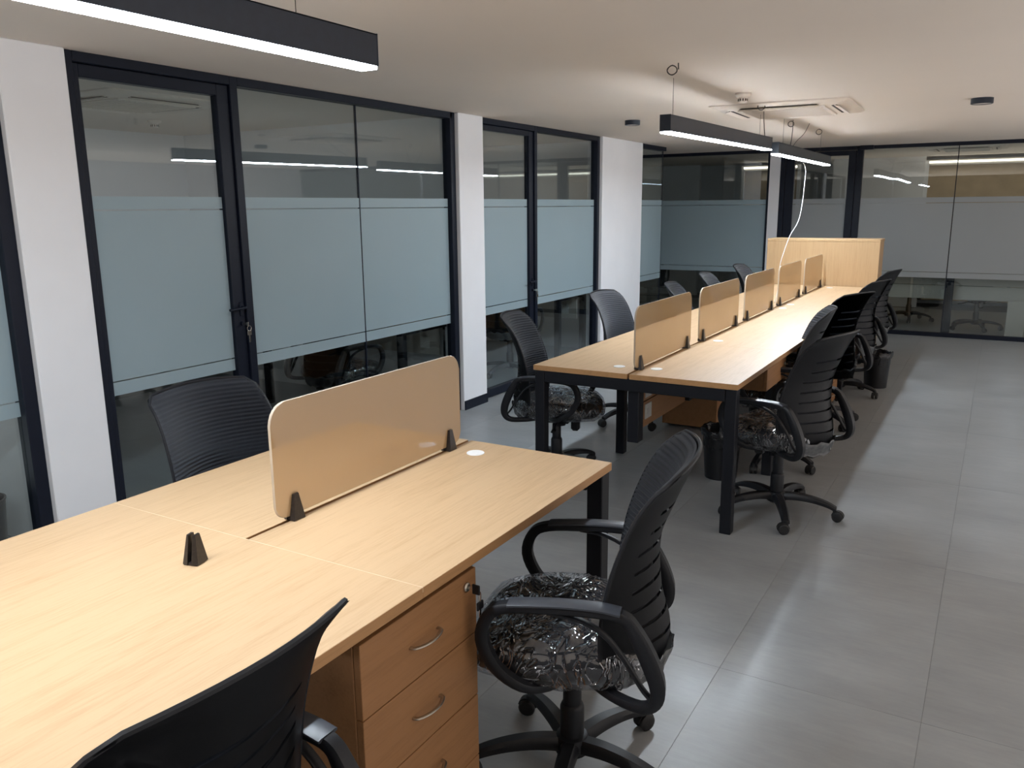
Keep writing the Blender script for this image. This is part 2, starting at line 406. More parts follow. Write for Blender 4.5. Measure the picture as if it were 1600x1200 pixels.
# window_1: nearest glass, cut by the left edge of the picture
w1 = emp('window_1')
bar(w1, (FX0, 1.14, 0), (FX1, 1.20, H)); bar(w1, (FX0, -1.6, H-0.045), (FX1, 1.14, H)); bar(w1, (FX0, -1.6, 0), (FX1, 1.14, 0.05))
bar(w1, (FX0, -1.66, 0), (FX1, -1.6, H))
pane(w1, 'x', XG, -1.6, 1.14, 0.05, H-0.045, 1)
b = BM(); box2(b, (XW-0.17, YB, 0), (XW, -1.66, H)); struct('wall_left', b, 'paint')
def door(name, y0, y1, post, leafgap, lever_z, key_z, leafl, leafr, top):
    """framed glass door in the left wall between y0 and y1 (frame included)"""
    d = emp(name)
    bar(d, (FX0, y0, 0), (FX1, y0+post, H)); bar(d, (FX0, y1-post, 0), (FX1, y1, H)); bar(d, (FX0, y0+post, H-0.045), (FX1, y1-post, H))
    lx0, lx1 = XG-0.022, XG+0.030
    s0, s1 = y0+post+0.003, y1-post-0.003
    lf = bar(d, (lx0, s0, 0.008), (lx1, s0+leafl, H-0.048), 'door_leaf')
    bar(lf, (lx0, s1-leafr, 0.008), (lx1, s1, H-0.048), 'stile')
    bar(lf, (lx0, s0+leafl, top), (lx1, s1-leafr, H-0.048), 'rail'); bar(lf, (lx0, s0+leafl, 0.008), (lx1, s1-leafr, 0.075), 'rail')
    pane(d, 'x', XG, s0+leafl, s1-leafr, 0.075, top, 1)
    # lever handle with round rose and lock rose
    hy = s1-leafr/2+0.012; hx = lx1
    b = BM(); cyl(b, (hx+0.004, hy, lever_z), 0.017, 0.008, 20, axis='x')
    box2(b, (hx, hy-0.012, lever_z-0.05), (hx+0.006, hy+0.012, lever_z+0.03), 0.004)
    tube(b, smoothpath([(hx, hy, lever_z), (hx+0.035, hy, lever_z), (hx+0.045, hy-0.02, lever_z), (hx+0.045, hy-0.115, lever_z-0.003)], 5), 0.0075, 10)
    obj('door_handle', b, 'frame', d, True)
    b = BM(); cyl(b, (hx+0.006, hy, key_z), 0.013, 0.014, 20, axis='x'); obj('lock_cylinder', b, 'frame', d, True)
    return d, (hx+0.013, hy, key_z)
d1, k1 = door('door_1', 1.49, 2.45, 0.05, 0.003, 1.045, 0.955, 0.028, 0.075, 2.150)
d2, k2 = door('door_2', 4.825, 5.755, 0.045, 0.003, 0.925, 0.845, 0.020, 0.072, 2.165)
def key(bm, p, ax, down=True, s=1.0):
    """a key hanging from p: split ring, bow, blade; ax is the horizontal direction of the bow"""
    p = Vector(p); ax = Vector(ax)
    tube(bm, [p+Vector((0,0,-0.014*s))+ax*0.012*s*math.cos(t)+Vector((0,0,0.012*s*math.sin(t))) for t in [2*PI*i/14 for i in range(14)]], 0.0013*s, 5, closed=True)
    c = p+Vector((0,0,-0.036*s)); n = ax.cross(Vector((0,0,1)))
    rot = Matrix((ax, n, Vector((0,0,1)))).transposed()
    bx(bm, c, (0.024*s, 0.003*s, 0.022*s), 0.001, rot); bx(bm, c+Vector((0,0,-0.027*s)), (0.008*s, 0.0024*s, 0.034*s), 0.0006, rot)
def keys_door(k, label):
    b = BM()
    bx(b, (k[0]+0.012, k[1], k[2]), (0.024, 0.003, 0.010)); bx(b, (k[0]+0.03, k[1], k[2]), (0.018, 0.004, 0.022), 0.001)
    key(b, (k[0]+0.036, k[1]+0.004, k[2]-0.008), (0, 1, 0), s=1.15)
    o = obj('keys', b, 'chrome', None, False); tag(o, label, 'keys'); return o
keys_door(k1, 'pale keys hanging in the lock of the nearer glass door, left of the tan divider')
keys_door(k2, 'small pale keys in the lock of the farther glass door, left of the white column')
# window_2: two frameless panes right of door_1
w2 = emp('window_2')
bar(w2, (FX0, 2.45, H-0.045), (FX1, 4.455, H)); bar(w2, (FX0, 2.45, 0), (FX1, 4.455, 0.05)); bar(w2, (FX0, 4.425, 0), (FX1, 4.485, H))
pane(w2, 'x', XG, 2.45, 3.424, 0.05, H-0.045, 1); pane(w2, 'x', XG, 3.432, 4.425, 0.05, H-0.045, 1)
bar(w2, (XG-0.006, 3.4235, 0.05), (XG+0.0075, 3.4325, H-0.045), 'glazing_joint', 0)
w3 = emp('window_3')
bar(w3, (FX0, 5.755, H-0.045), (FX1, 7.02, H)); bar(w3, (FX0, 5.755, 0), (FX1, 7.02, 0.05)); bar(w3, (FX0, 7.02, 0), (FX1, 7.07, H))
pane(w3, 'x', XG, 5.755, 7.02, 0.05, H-0.045, 1)
# window_4: glass beyond the white wall, ending in a free edge
w4 = emp('window_4')
bar(w4, (FX0, 8.15, H-0.045), (FX1, 8.985, H)); bar(w4, (FX0, 8.15, 0), (FX1, 8.985, 0.05))
bar(w4, (XG-0.008, 8.975, 0.05), (XG+0.008, 8.985, H-0.045), 'glazing_joint', 0)
pane(w4, 'x', XG, 8.15, 8.975, 0.05, H-0.045, 1)
# far glass wall
GY0, GY1 = YG-0.01, YG+0.05
w5 = emp('window_5')
bar(w5, (-5.6, GY0, H-0.04), (-1.60, GY1, H)); bar(w5, (-5.6, GY0, 0), (-1.60, GY1, 0.05))
bar(w5, (-1.63, GY0, 0), (-1.60, GY1, H))
pane(w5, 'y', YG+0.02, -5.6, -3.75, 0.05, H-0.04, -1); pane(w5, 'y', YG+0.02, -3.74, -1.63, 0.05, H-0.04, -1)
b = BM(); box2(b, (-1.60, YG-0.02, 0), (-1.47, YG+0.08, H)); struct('wall_far', b, 'paint')
d3 = emp('door_3')
bar(d3, (-1.47, GY0, 0), (-1.41, GY1, H)); bar(d3, (-0.575, GY0, 0), (-0.50, GY1, H)); bar(d3, (-1.41, GY0, H-0.045), (-0.575, GY1, H))
l3 = bar(d3, (-1.405, GY0+0.005, 0.008), (-1.30, GY1-0.005, H-0.05), 'door_leaf')
bar(l3, (-0.665, GY0+0.005, 0.008), (-0.58, GY1-0.005, H-0.05), 'stile'); bar(l3, (-1.30, GY0+0.005, 2.15), (-0.665, GY1-0.005, H-0.05), 'rail'); bar(l3, (-1.30, GY0+0.005, 0.008), (-0.665, GY1-0.005, 0.08), 'rail')
pane(d3, 'y', YG+0.02, -1.30, -0.665, 0.08, 2.15, -1, film='film_grey')
w6 = emp('window_6')
bar(w6, (-0.50, GY0, H-0.04), (XR+0.02, GY1, H)); bar(w6, (-0.50, GY0, 0), (XR+0.02, GY1, 0.05))
pane(w6, 'y', YG+0.02, -0.50, 0.511, 0.05, H-0.04, -1, film='film_grey'); pane(w6, 'y', YG+0.02, 0.519, XR, 0.05, H-0.04, -1, film='film_grey')
bar(w6, (0.5105, YG+0.012, 0.05), (0.5195, YG+0.028, H-0.04), 'glazing_joint', 0)
# the room goes on to the right as open plan, outside the frame; its wall shows in the reflections
b = BM(); box2(b, (XRW, YB, 0), (XRW+0.12, YG+0.06, H)); struct('wall_right', b, 'paint')
w7 = emp('window_7')
bar(w7, (XR+0.02, GY0, H-0.04), (XRW, GY1, H)); bar(w7, (XR+0.02, GY0, 0), (XRW, GY1, 0.05))
pane(w7, 'y', YG+0.02, XR, XRW, 0.05, H-0.04, -1)

# ------------------------------------------------------------------ rooms behind the far glass
b = BM(); box2(b, (-5.6, 13.6, 0), (-3.6, 13.7, H)); struct('wall_far', b, 'paint')
b = BM(); box2(b, (-1.35, 13.3, 0), (-0.05, 13.4, H)); struct('wall_far', b, 'paint')
for (x0, x1, lab, yy) in ((0.0, 3.0, 'wide tan blind behind the far glass wall, right of the wooden cabinet', 13.35), (-2.75, -1.90, 'narrow tan blind seen through the far glass above the desk dividers', 13.35)):
    t = thing('roller_blind', lab, 'blind', ((x0+x1)/2, yy, 0))
    hw = (x1-x0)/2
    b = BM(); box2(b, (-hw, -0.01, 0.12), (hw, 0.0, 2.12)); obj('blind_fabric', b, 'tan', t)
    b = BM(); box2(b, (-hw-0.05, -0.03, 0), (-hw, 0.03, 2.20)); obj('jamb', b, 'paint', t)
    b = BM(); box2(b, (hw, -0.03, 0), (hw+0.05, 0.03, 2.20)); obj('jamb', b, 'paint', t)
    b = BM(); box2(b, (-hw, -0.06, 2.12), (hw, 0.02, 2.20), 0.004); obj('head_rail', b, 'pale', t)
    b = BM(); box2(b, (-hw, -0.09, 2.150), (hw, -0.061, 2.180)); o = obj('light_strip', b, 'ledfar', t); o['label'] = 'bright strip above the blind'
# pale desk behind the far glass
t = thing('meeting_desk', 'pale grey desk with a hanging front panel behind the far glass wall', 'desk', (0.6, 10.50, 0))
b = BM(); box2(b, (-1.0, -0.05, 0.72), (1.5, 0.50, 0.75), 0.002); obj('desktop', b, 'pale', t)
b = BM(); box2(b, (-0.98, -0.02, 0.60), (1.48, 0.0, 0.72), 0.002); obj('front_panel', b, 'pale', t)
b = BM(); box2(b, (-0.98, -0.02, 0.43), (1.48, 0.0, 0.595), 0.002); obj('front_panel', b, 'pale', t)
for x in (-0.96, 1.44):
    b = BM(); box2(b, (x-0.025, 0.02, 0), (x+0.025, 0.07, 0.72), 0.003); obj('leg', b, 'steel', t)
    b = BM(); box2(b, (x-0.025, 0.43, 0), (x+0.025, 0.48, 0.72), 0.003); obj('leg', b, 'steel', t)
b = BM(); box2(b, (0.517, 10.32, 0), (0.60, 10.36, 0.72), 0.003); o = obj('door_post', b, 'frame'); tag(o, 'short black upright post just behind the far glass joint', 'post')
b = BM(); box2(b, (1.17, 10.33, 0.03), (1.36, 10.37, 0.45), 0.004); o = obj('floor_panel', b, 'pale'); tag(o, 'small pale grey panel low behind the far glass at the right edge', 'panel')

# ------------------------------------------------------------------ chairs
def make_chair(name, label):
    t = thing(name, label, 'chair')
    # seat cushion and its clear plastic wrapping
    def pillow(hx, hy, hz, cz, wob=0.0, n=40, m=14, seed=1):
        b = BM(); rnd = random.Random(seed); rings = []
        for j in range(m+1):
            phi = -PI/2+PI*j/m; cp, sp = math.cos(phi), math.sin(phi)
            rr = abs(cp)**0.42; zz = math.copysign(abs(sp)**0.7, sp)
            ring = []
            for i in range(n):
                th = 2*PI*i/n; c, s = math.cos(th), math.sin(th)
                k = (abs(c)**3.2+abs(s)**3.2)**(-1/3.2)
                wv = 1+wob*(0.5*math.sin(5*th+3*phi)+0.5*math.sin(11*th-4*phi)+0.35*math.sin(17*th+7*phi))
                x = hx*rr*k*c*wv; y = hy*rr*k*s*wv
                z = cz+hz*zz*(1+wob*2*math.sin(7*th+2*phi))+0.012*(-(x/hx)**2)*-1 - 0.03*max(0, y/hy-0.4)**2*2
                ring.append(b.verts.new((x, y, z)))
            rings.append(ring)
        for A, B in zip(rings, rings[1:]):
            for i in range(n): b.faces.new((A[i], A[(i+1)%n], B[(i+1)%n], B[i]))
        bmesh.ops.remove_doubles(b, verts=b.verts[:], dist=0.0008)
        bmesh.ops.translate(b, vec=(0, 0.028, 0), verts=b.verts[:])
        return b
    s = obj('seat', pillow(0.238, 0.238, 0.056, 0.438), 'cushion', t, 'all')
    wr = obj('plastic_wrap', pillow(0.249, 0.250, 0.070, 0.436, 0.03), 'wrap', s, 'all'); wr['label'] = 'crumpled clear plastic wrap'
    b = BM(); bx(b, (0, 0.02, 0.385), (0.30, 0.32, 0.022), 0.008); obj('seat_pan', b, 'plastic', t)
    # backrest shell and front fabric
    def interp(tab, z):
        if z <= tab[0][0]: return tab[0][1]
        for i in range(len(tab)-1):
            (z0, a0), (z1, a1) = tab[i], tab[i+1]
            if z <= z1:
                m0 = (a1-tab[max(i-1, 0)][1])/(z1-tab[max(i-1, 0)][0]); m1 = (tab[min(i+2, len(tab)-1)][1]-a0)/(tab[min(i+2, len(tab)-1)][0]-z0)
                t_ = (z-z0)/(z1-z0); h = z1-z0
                return a0*(2*t_**3-3*t_**2+1)+m0*h*(t_**3-2*t_**2+t_)+a1*(-2*t_**3+3*t_**2)+m1*h*(t_**3-t_**2)
        return tab[-1][1]
    EDGE = [(0.365, -0.150), (0.50, -0.108), (0.68, -0.122), (0.84, -0.172), (0.93, -0.224), (0.985, -0.285)]
    CENT = [(0.365, -0.235), (0.48, -0.262), (0.60, -0.236), (0.75, -0.232), (0.85, -0.266), (0.93, -0.300), (0.985, -0.325)]
    WID = [(0.365, 0.175), (0.48, 0.222), (0.62, 0.235), (0.80, 0.228), (0.985, 0.215)]
    def surf(u, v, off=0.0, grow=0.0):
        z = 0.365+0.620*v
        hw = interp(WID, z); zs = 0.365+0.600*v
        e = 0.0
        if v > 0.95: e = 0.6*(1-math.sqrt(max(0, 1-((v-0.95)/0.05)**2)))
        if v < 0.12: e = 1-math.sqrt(max(0, 1-((0.12-v)/0.12)**2))
        hw *= 1-0.20*e
        yc, ye = interp(CENT, z), interp(EDGE, z)
        y = yc+(ye-yc)*abs(u)**1.9+off
        return (u*hw, y, zs+0.012*(1-u*u)*v**8)
    nu, nv = 20, 60
    b = BM(); g = [[b.verts.new(surf(-1+2*i/nu, j/nv)) for i in range(nu+1)] for j in range(nv+1)]
    slot_rows = {12: 4, 17: 3, 22: 3, 27: 3, 32: 3, 37: 3, 42: 4, 47: 4}
    for j in range(nv):
        for i in range(nu):
            r0 = j if j in slot_rows else (None)
            if r0 is not None and slot_rows[r0] <= i < nu-slot_rows[r0]: continue
            b.faces.new((g[j][i], g[j][i+1], g[j+1][i+1], g[j+1][i]))
    r = bmesh.ops.solidify(b, geom=b.faces[:], thickness=0.012)
    shell = obj('back_shell', b, 'plastic', t, True)
    # ribbed mesh fabric on the front
    nv2 = 150; b = BM()
    g = []
    for j in range(nv2+1):
        v = 0.16+0.835*j/nv2; row = []
        for i in range(nu+1):
            u = -1+2*i/nu
            rib = 0.0028*math.sin(j*2*PI/4.0)
            puff = 0.012*(1-abs(u)**6)*min(1, min(v-0.16, 0.995-v)/0.03+0.15)
            x, y, z = surf(u*0.985, v, 0.010+puff+rib)
            row.append(b.verts.new((x, y, z)))
        g.append(row)
    for j in range(nv2):
        for i in range(nu): b.faces.new((g[j][i], g[j][i+1], g[j+1][i+1], g[j+1][i]))
    bmesh.ops.solidify(b, geom=b.faces[:], thickness=0.004)
    obj('mesh_back', b, 'fabric', t, 'all')
    # rim bead round the shell
    b = BM(); rim = [surf(-1, j/24, 0.004) for j in range(25)]+[surf(-1+2*i/10, 1, 0.004) for i in range(1, 10)]+[surf(1, 1-j/24, 0.004) for j in range(25)]
    tube(b, rim, 0.0055, 6); obj('back_rim', b, 'plastic', t, True)
    # loop armrests
    for sx in (-1, 1):
        X = 0.262*sx
        path = smoothpath([(0.13*sx, -0.005, 0.380), (0.20*sx, 0.030, 0.388), (X*0.98, 0.085, 0.415), (X, 0.150, 0.462), (X, 0.183, 0.535), (X, 0.165, 0.600), (X, 0.115, 0.626),
                           (X, 0.0, 0.634), (X, -0.10, 0.636), (X, -0.160, 0.628), (X, -0.188, 0.595), (X, -0.222, 0.530), (X, -0.245, 0.462), (X*0.99, -0.240, 0.415), (0.25*sx, -0.205, 0.392), (0.20*sx, -0.13, 0.384), (0.13*sx, -0.06, 0.382)], 4)
        n = len(path); rad = []
        for i, p in enumerate(path):
            f = i/(n-1)
            wide = 0.015 + 0.004*math.exp(-((f-0.45)/0.12)**2) + 0.005*math.exp(-((f-0.70)/0.10)**2)
            th = 0.011 + 0.005*math.exp(-((f-0.25)/0.12)**2) + 0.009*math.exp(-((f-0.70)/0.12)**2)
            rad.append((wide, th))
        def strap(b, path, rad):
            """flat bar with softly rounded edges; wide is across (x), th in the plane of the loop"""
            rings = []; n = len(path)
            for i, p in enumerate(path):
                tt = (path[min(i+1, n-1)]-path[max(i-1, 0)]).normalized()
                a_ = Vector((1, 0, 0)); a_ = (a_-tt*a_.dot(tt)).normalized(); b_ = a_.cross(tt).normalized()
                wd, th_ = rad[i]
                rings.append([b.verts.new(p+a_*wd*cx_+b_*th_*cz_) for cx_, cz_ in ((1, 0.5), (0.72, 1), (-0.72, 1), (-1, 0.5), (-1, -0.5), (-0.72, -1), (0.72, -1), (1, -0.5))])
            for A_, B_ in zip(rings, rings[1:]):
                for k in range(8): b.faces.new((A_[k], A_[(k+1)%8], B_[(k+1)%8], B_[k]))
            b.faces.new(list(reversed(rings[0]))); b.faces.new(rings[-1])
        b = BM(); strap(b, path, rad)
        web = smoothpath([(X, 0.02, 0.622), (X, -0.05, 0.612), (X, -0.115, 0.580), (X, -0.165, 0.520), (X, -0.205, 0.455), (X, -0.225, 0.43)], 4)
        strap(b, web, [(0.011, 0.0045)]*len(web))
        a = obj('armrest', b, 'plastic', t, True)
        b = BM(); pp = smoothpath([(X, 0.115, 0.637), (X, 0.0, 0.647), (X, -0.10, 0.648), (X, -0.155, 0.641)], 4)
        strap(b, pp, [(0.024, 0.0045)]*len(pp)); obj('arm_pad', b, 'pad', a, True)
    b = BM(); g = [[b.verts.new(surf(-0.8+1.6*i/14, 0.005+0.12*j/4+0.012*math.sin(i*1.9), -0.016+0.003*math.sin(i*2.3+j))) for i in range(15)] for j in range(5)]
    for j in range(4):
        for i in range(14): b.faces.new((g[j][i], g[j][i+1], g[j+1][i+1], g[j+1][i]))
    bmesh.ops.solidify(b, geom=b.faces[:], thickness=0.002)
    q = obj('film_wrap', b, 'plastic_grey', shell, 'all'); q['label'] = 'loose grey plastic film'
    # tilt mechanism, lever, gas lift
    b = BM(); bx(b, (0, -0.01, 0.355), (0.13, 0.20, 0.045), 0.010); cyl(b, (0, 0.02, 0.335), 0.035, 0.05, 20)
    obj('tilt_mechanism', b, 'steel', t)
    b = BM(); tube(b, smoothpath([(0.05, 0.03, 0.352), (0.15, 0.03, 0.350), (0.20, 0.035, 0.338), (0.26, 0.04, 0.334)], 4), [(0.006, 0.006)]*9+[(0.014, 0.006)]*4, 8)
    obj('tilt_lever', b, 'plastic', t, 'all')
    b = BM(); bx(b, (0.02, 0.12, 0.325), (0.05, 0.05, 0.075), 0.012); obj('tension_knob', b, 'plastic', t)
    b = BM(); lathe(b, [(0.014, 0.22), (0.014, 0.345)], 16); lathe(b, [(0.034, 0.10), (0.034, 0.205), (0.030, 0.215), (0.026, 0.218), (0.026, 0.30), (0.023, 0.305), (0.023, 0.34)], 24)
    obj('gas_lift', b, 'plastic', t, True)
    # five-star base with casters
    b = BM(); lathe(b, [(0.036, 0.062), (0.048, 0.070), (0.050, 0.100), (0.044, 0.118), (0.036, 0.122)], 24); base = obj('star_base', b, 'plastic', t, True)
    b = BM(); pth = smoothpath([(0.02, 0, 0.097), (0.10, 0, 0.104), (0.18, 0, 0.098), (0.25, 0, 0.082), (0.295, 0, 0.062)], 4)
    n = len(pth)
    secs = []
    for i, p in enumerate(pth):
        f = i/(n-1); hw = 0.027-0.009*f; hh = 0.018-0.007*f
        secs.append([b.verts.new((p.x, p.y+dx*hw, p.z+dz*hh)) for dx, dz in ((-1, -1), (1, -1), (1, 0.2), (0.6, 1), (-0.6, 1), (-1, 0.2))])
    for A, B in zip(secs, secs[1:]):
        for k in range(6): b.faces.new((A[k], A[(k+1)%6], B[(k+1)%6], B[k]))
    b.faces.new(list(reversed(secs[0]))); b.faces.new(secs[-1])
    arm0 = obj('base_arm', b, 'plastic', base, True)
    b = BM()
    for s_ in (-1, 1):
        lathe_prof = [(0.010, -0.009), (0.022, -0.009), (0.0265, -0.005), (0.0265, 0.005), (0.021, 0.009), (0.008, 0.009)]
        q = BM(); lathe(q, lathe_prof, 18); bmesh.ops.rotate(q, cent=(0,0,0), matrix=Matrix.Rotation(PI/2, 3, 'X'), verts=q.verts[:])
        bmesh.ops.translate(q, vec=(0.012, s_*0.0145, 0.0265), verts=q.verts[:])
        me = bpy.data.meshes.new('tmp'); q.to_mesh(me); q.free(); b.from_mesh(me); bpy.data.meshes.remove(me)
    # hood and stem
    prof = [(0.012+0.030*math.cos(a), 0.0265+0.030*math.sin(a)) for a in [math.radians(q) for q in range(10, 181, 17)]]
    prof2 = [(0.012+0.024*math.cos(a), 0.0265+0.024*math.sin(a)) for a in [math.radians(q) for q in range(163, 9, -17)]]
    prism(b, prof+prof2, -0.012, 0.012, 'xz'); cyl(b, (-0.006, 0, 0.056), 0.008, 0.022, 12)
    cas0 = obj('caster', b, 'rubber', base, True)
    for k in range(5):
        a = 2*PI*k/5+0.35
        A = arm0 if k == 0 else arm0.copy(); C_ = cas0 if k == 0 else cas0.copy()
        if k: COL.objects.link(A); COL.objects.link(C_)
        A.parent = base; C_.parent = base; A.rotation_euler = (0, 0, a)
        C_.location = (0.292*math.cos(a), 0.292*math.sin(a), 0); C_.rotation_euler = (0, 0, a+0.9+1.3*k)
    return t
MT['pad'] = simple('grey_arm_pad', (0.04, 0.045, 0.055), 0.34, nscale=30, var=0.1)  # paler blue-grey than the arm plastic
CH = 'black office chairs around the desks'
# x, y, heading of the chair (deg; the way it faces), base turn (deg), label, swivel of the seat only
CHAIRS = [
 (0.12, 1.09, 197, 15, 'large black mesh office chair with plastic-wrapped seat beside the open-handled drawer pedestal', 0),
 (0.15, 3.42, 164, -18, 'black office chair with shining plastic-wrapped seat at the near right corner of the long desk', 0),
 (-0.08, 4.28, 190, 0, 'slotted-back black chair, second along the aisle side of the long desk', 0),
 (-0.03, 5.42, 157, 20, 'black chair turned with its whole slotted back to the aisle, third along the long desk', 0),
 (-0.03, 6.47, 165, 40, 'fourth black chair along the aisle side of the long desk, half hidden behind the third', 0),
 (-0.06, 7.62, 168, 10, 'farthest black chair on the aisle side, nearest the wooden cabinet', 0),
 (-0.075, -0.075, 180, 30, 'black chair back cut off by the bottom edge of the picture, over the near desk', 0.012),
 (-1.12, 1.13, -4, 0, 'black ribbed mesh chair across the near desk, behind the tan divider', -0.012),
 (-1.16, 3.47, 14, 50, 'black chair with plastic-wrapped seat at the near left corner of the long desk', -0.015),
 (-1.21, 4.82, -4, 30, 'black chair on the glass-wall side, before the white column, second along the long desk', -0.02),
 (-0.98, 5.72, 8, 0, 'black chair top seen over the first tan divider of the long desk', -0.02),
 (-0.96, 6.55, 5, 0, 'black chair top seen over the second tan divider of the long desk', 0),
 (-0.98, 7.72, 0, 0, 'farthest black chair on the glass-wall side, above the third divider', 0),
 (0.03, 11.65, 30, 30, 'chair whose dark base shows low behind the far glass, left of the black post', 0),
 (0.85, 11.10, -60, 60, 'chair whose dark base shows low behind the far glass, right of the black post', 0),
 (-2.97, 3.58, 84, 0, 'dim chair with glinting plastic-wrapped seat behind the left glass, above the near divider', 0),
 (-2.92, 5.90, 95, 20, 'dim chair behind the second glass door, only its looped armrest showing', 0),
 (-3.6, 11.3, 100, 20, 'dim black chair in the dark room behind the farthest left glass', 0),
]
chair0 = make_chair('office_chair', CHAIRS[0][4])
for i, (x, y, hd, bt, lab, dz) in enumerate(CHAIRS):
    c = chair0 if i == 0 else dup_tree(chair0)
    c.location = (x, y, 0); c.rotation_euler = (0, 0, math.radians(hd-90))
    c['label'] = lab; c['group'] = CH if i < 13 else 'chairs behind the glass walls'
    for ch in c.children:
        if ch.name.startswith('star_base'): ch.rotation_euler = (0, 0, math.radians(bt))
        elif dz and not ch.name.startswith('gas_lift'): ch.location.z = dz
chair0['group'] = CH

# ------------------------------------------------------------------ desks
def bench(name, label, xl, xc, xr, y0, mods, pitch=1.035, gap=0.012, whole=0):
    """double bench with mods modules starting at y0"""
    t = thing(name, label, 'desk', (xc, y0, 0))
    o = Vector((xc, y0, 0)); L = mods*pitch; th = 0.027
    for k in range(mods):
        for (a, c) in (((xl, xc-gap/2), (xc+gap/2, xr)) if k >= whole else ((xl, xr),)):
            b = BM(); box2(b, (a-o.x, k*pitch+0.0002, D-th), (c-o.x, (k+1)*pitch-0.0002, D), 0.001)
            q = obj('desktop_panel', b, 'desk', t)
            q.data.materials.append(MT['edge'])
            for p in q.data.polygons:
                if abs(p.normal.z) < 0.3: p.material_index = 1
    zt = D-th
    # end frames and intermediate frames
    for k in range(mods+1):
        yy = min(max(k*pitch, 0.035), L-0.035)
        inset = 0.0 if k in (0, mods) else 0.045
        for xa in (xl+0.005+inset, xr-0.06-inset):
            b = BM(); box2(b, (xa-o.x, yy-0.028, 0), (xa+0.055-o.x, yy+0.028, zt), 0.003); obj('leg', b, 'steel', t)
        b = BM(); box2(b, (xl+0.062-o.x+inset, yy-0.028, zt-0.062), (xr-0.062-o.x-inset, yy+0.028, zt-0.001), 0.003); obj('cross_beam', b, 'steel', t)
    for xa in (xl+0.10, xr-0.14):
        b = BM(); box2(b, (xa-o.x, 0.065, zt-0.042), (xa+0.04-o.x, L-0.065, zt-0.002), 0.002); obj('side_beam', b, 'steel', t)
    return t, o
near, on = bench('workstation_desk', 'oak desk filling the foreground, with one tan divider and a loose divider clamp', -1.098, -0.556, 0.0, -1.487, 3, whole=2)
far, of = bench('workstation_desk', 'long oak desk with five tan dividers running back to the wooden cabinet', -1.052, -0.512, 0.037, 2.990, 5)
def grommet(t, o, x, y):
    b = BM(); lathe(b, [(0.030, D), (0.0305, D+0.0022), (0.029, D+0.0035), (0.024, D+0.0030)], 28, (x-o.x, y-o.y, 0))
    cyl(b, (x-o.x+0.012, y-o.y, D+0.0036), 0.004, 0.001, 10)
    q = obj('cable_grommet', b, 'whiteplastic', t, True); q['label'] = 'white round cable cap'
MT['seam'] = simple('pale_edge_strip', (0.66, 0.50, 0.33), 0.5)
for k in (1, 2):
    b = BM(); box2(b, (-1.098-on.x, k*1.035-0.0012, D-0.012), (0.0-on.x, k*1.035+0.0012, D+0.0003)); q = obj('edge_strip', b, 'seam', near); q['label'] = 'pale edge strip between desktop panels'
grommet(near, on, -0.448, 1.49)
for x, y in ((-0.627, 3.15), (-0.431, 3.173), (-0.416, 4.196), (-0.437, 6.038), (-0.440, 6.333), (-0.403, 7.94)): grommet(far, of, x, y)
# hanging cable panels with sockets under the middle of the long desk
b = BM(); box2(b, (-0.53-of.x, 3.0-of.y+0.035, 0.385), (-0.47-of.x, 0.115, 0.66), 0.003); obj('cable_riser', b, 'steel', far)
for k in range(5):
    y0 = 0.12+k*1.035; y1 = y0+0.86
    b = BM(); box2(b, (0.0, y0, 0.435), (0.018, y1, 0.570), 0.001); p1 = obj('cable_panel', b, 'ped_shaded', far)
    b = BM(); box2(b, (0.0, y0, 0.575), (0.018, y1, 0.66), 0.001); p2 = obj('cable_panel', b, 'ped_shaded', far)
    b = BM(); box2(b, (0.018, y0+0.07, 0.475), (0.024, y0+0.16, 0.555), 0.002); bx(b, (0.026, y0+0.10, 0.515), (0.004, 0.02, 0.03)); q = obj('socket_plate', b, 'sock', p1)
    b = BM(); box2(b, (0.018, y0+0.07, 0.590), (0.024, y0+0.16, 0.65), 0.002); obj('socket_plate', b, 'sock', p2)
b = BM(); bx(b, (0.03, 0.87, 0.455), (0.035, 0.05, 0.03), 0.004); obj('panel_clip', b, 'plastic', far)
# small desks standing just behind the left glass
def cabin_desk(label, x1, y0, y1, L=1.45):
    t = thing('cabin_desk', label, 'desk', (x1-L/2, (y0+y1)/2, 0)); hx, hy = L/2, (y1-y0)/2
    b = BM(); box2(b, (-hx, -hy, D-0.027), (hx, hy, D), 0.002); obj('desktop', b, 'desk', t)
    for sx in (-1, 1):
        for sy in (-1, 1):
            b = BM(); box2(b, (sx*hx, sy*hy, 0), (sx*(hx-0.055), sy*(hy-0.055), D-0.027), 0.003); obj('leg', b, 'steel', t)
        b = BM(); box2(b, (sx*hx, -hy+0.056, D-0.09), (sx*(hx-0.055), hy-0.056, D-0.028), 0.003); obj('cross_beam', b, 'steel', t)
    b = BM(); box2(b, (-hx+0.06, hy-0.10, 0.43), (hx-0.06, hy-0.085, 0.70), 0.002); p_ = obj('cable_panel', b, 'pale', t)
    b = BM(); box2(b, (hx-0.24, hy-0.107, 0.48), (hx-0.15, hy-0.101, 0.57), 0.002); obj('socket_plate', b, 'sock', p_)
cabin_desk('black-legged desk behind the left glass, seen below the frosted film beyond the first divider', -2.655, 3.92, 4.56)
cabin_desk('black-legged desk behind the second door glass, seen below the film beside the white column', -2.640, 6.38, 7.00)
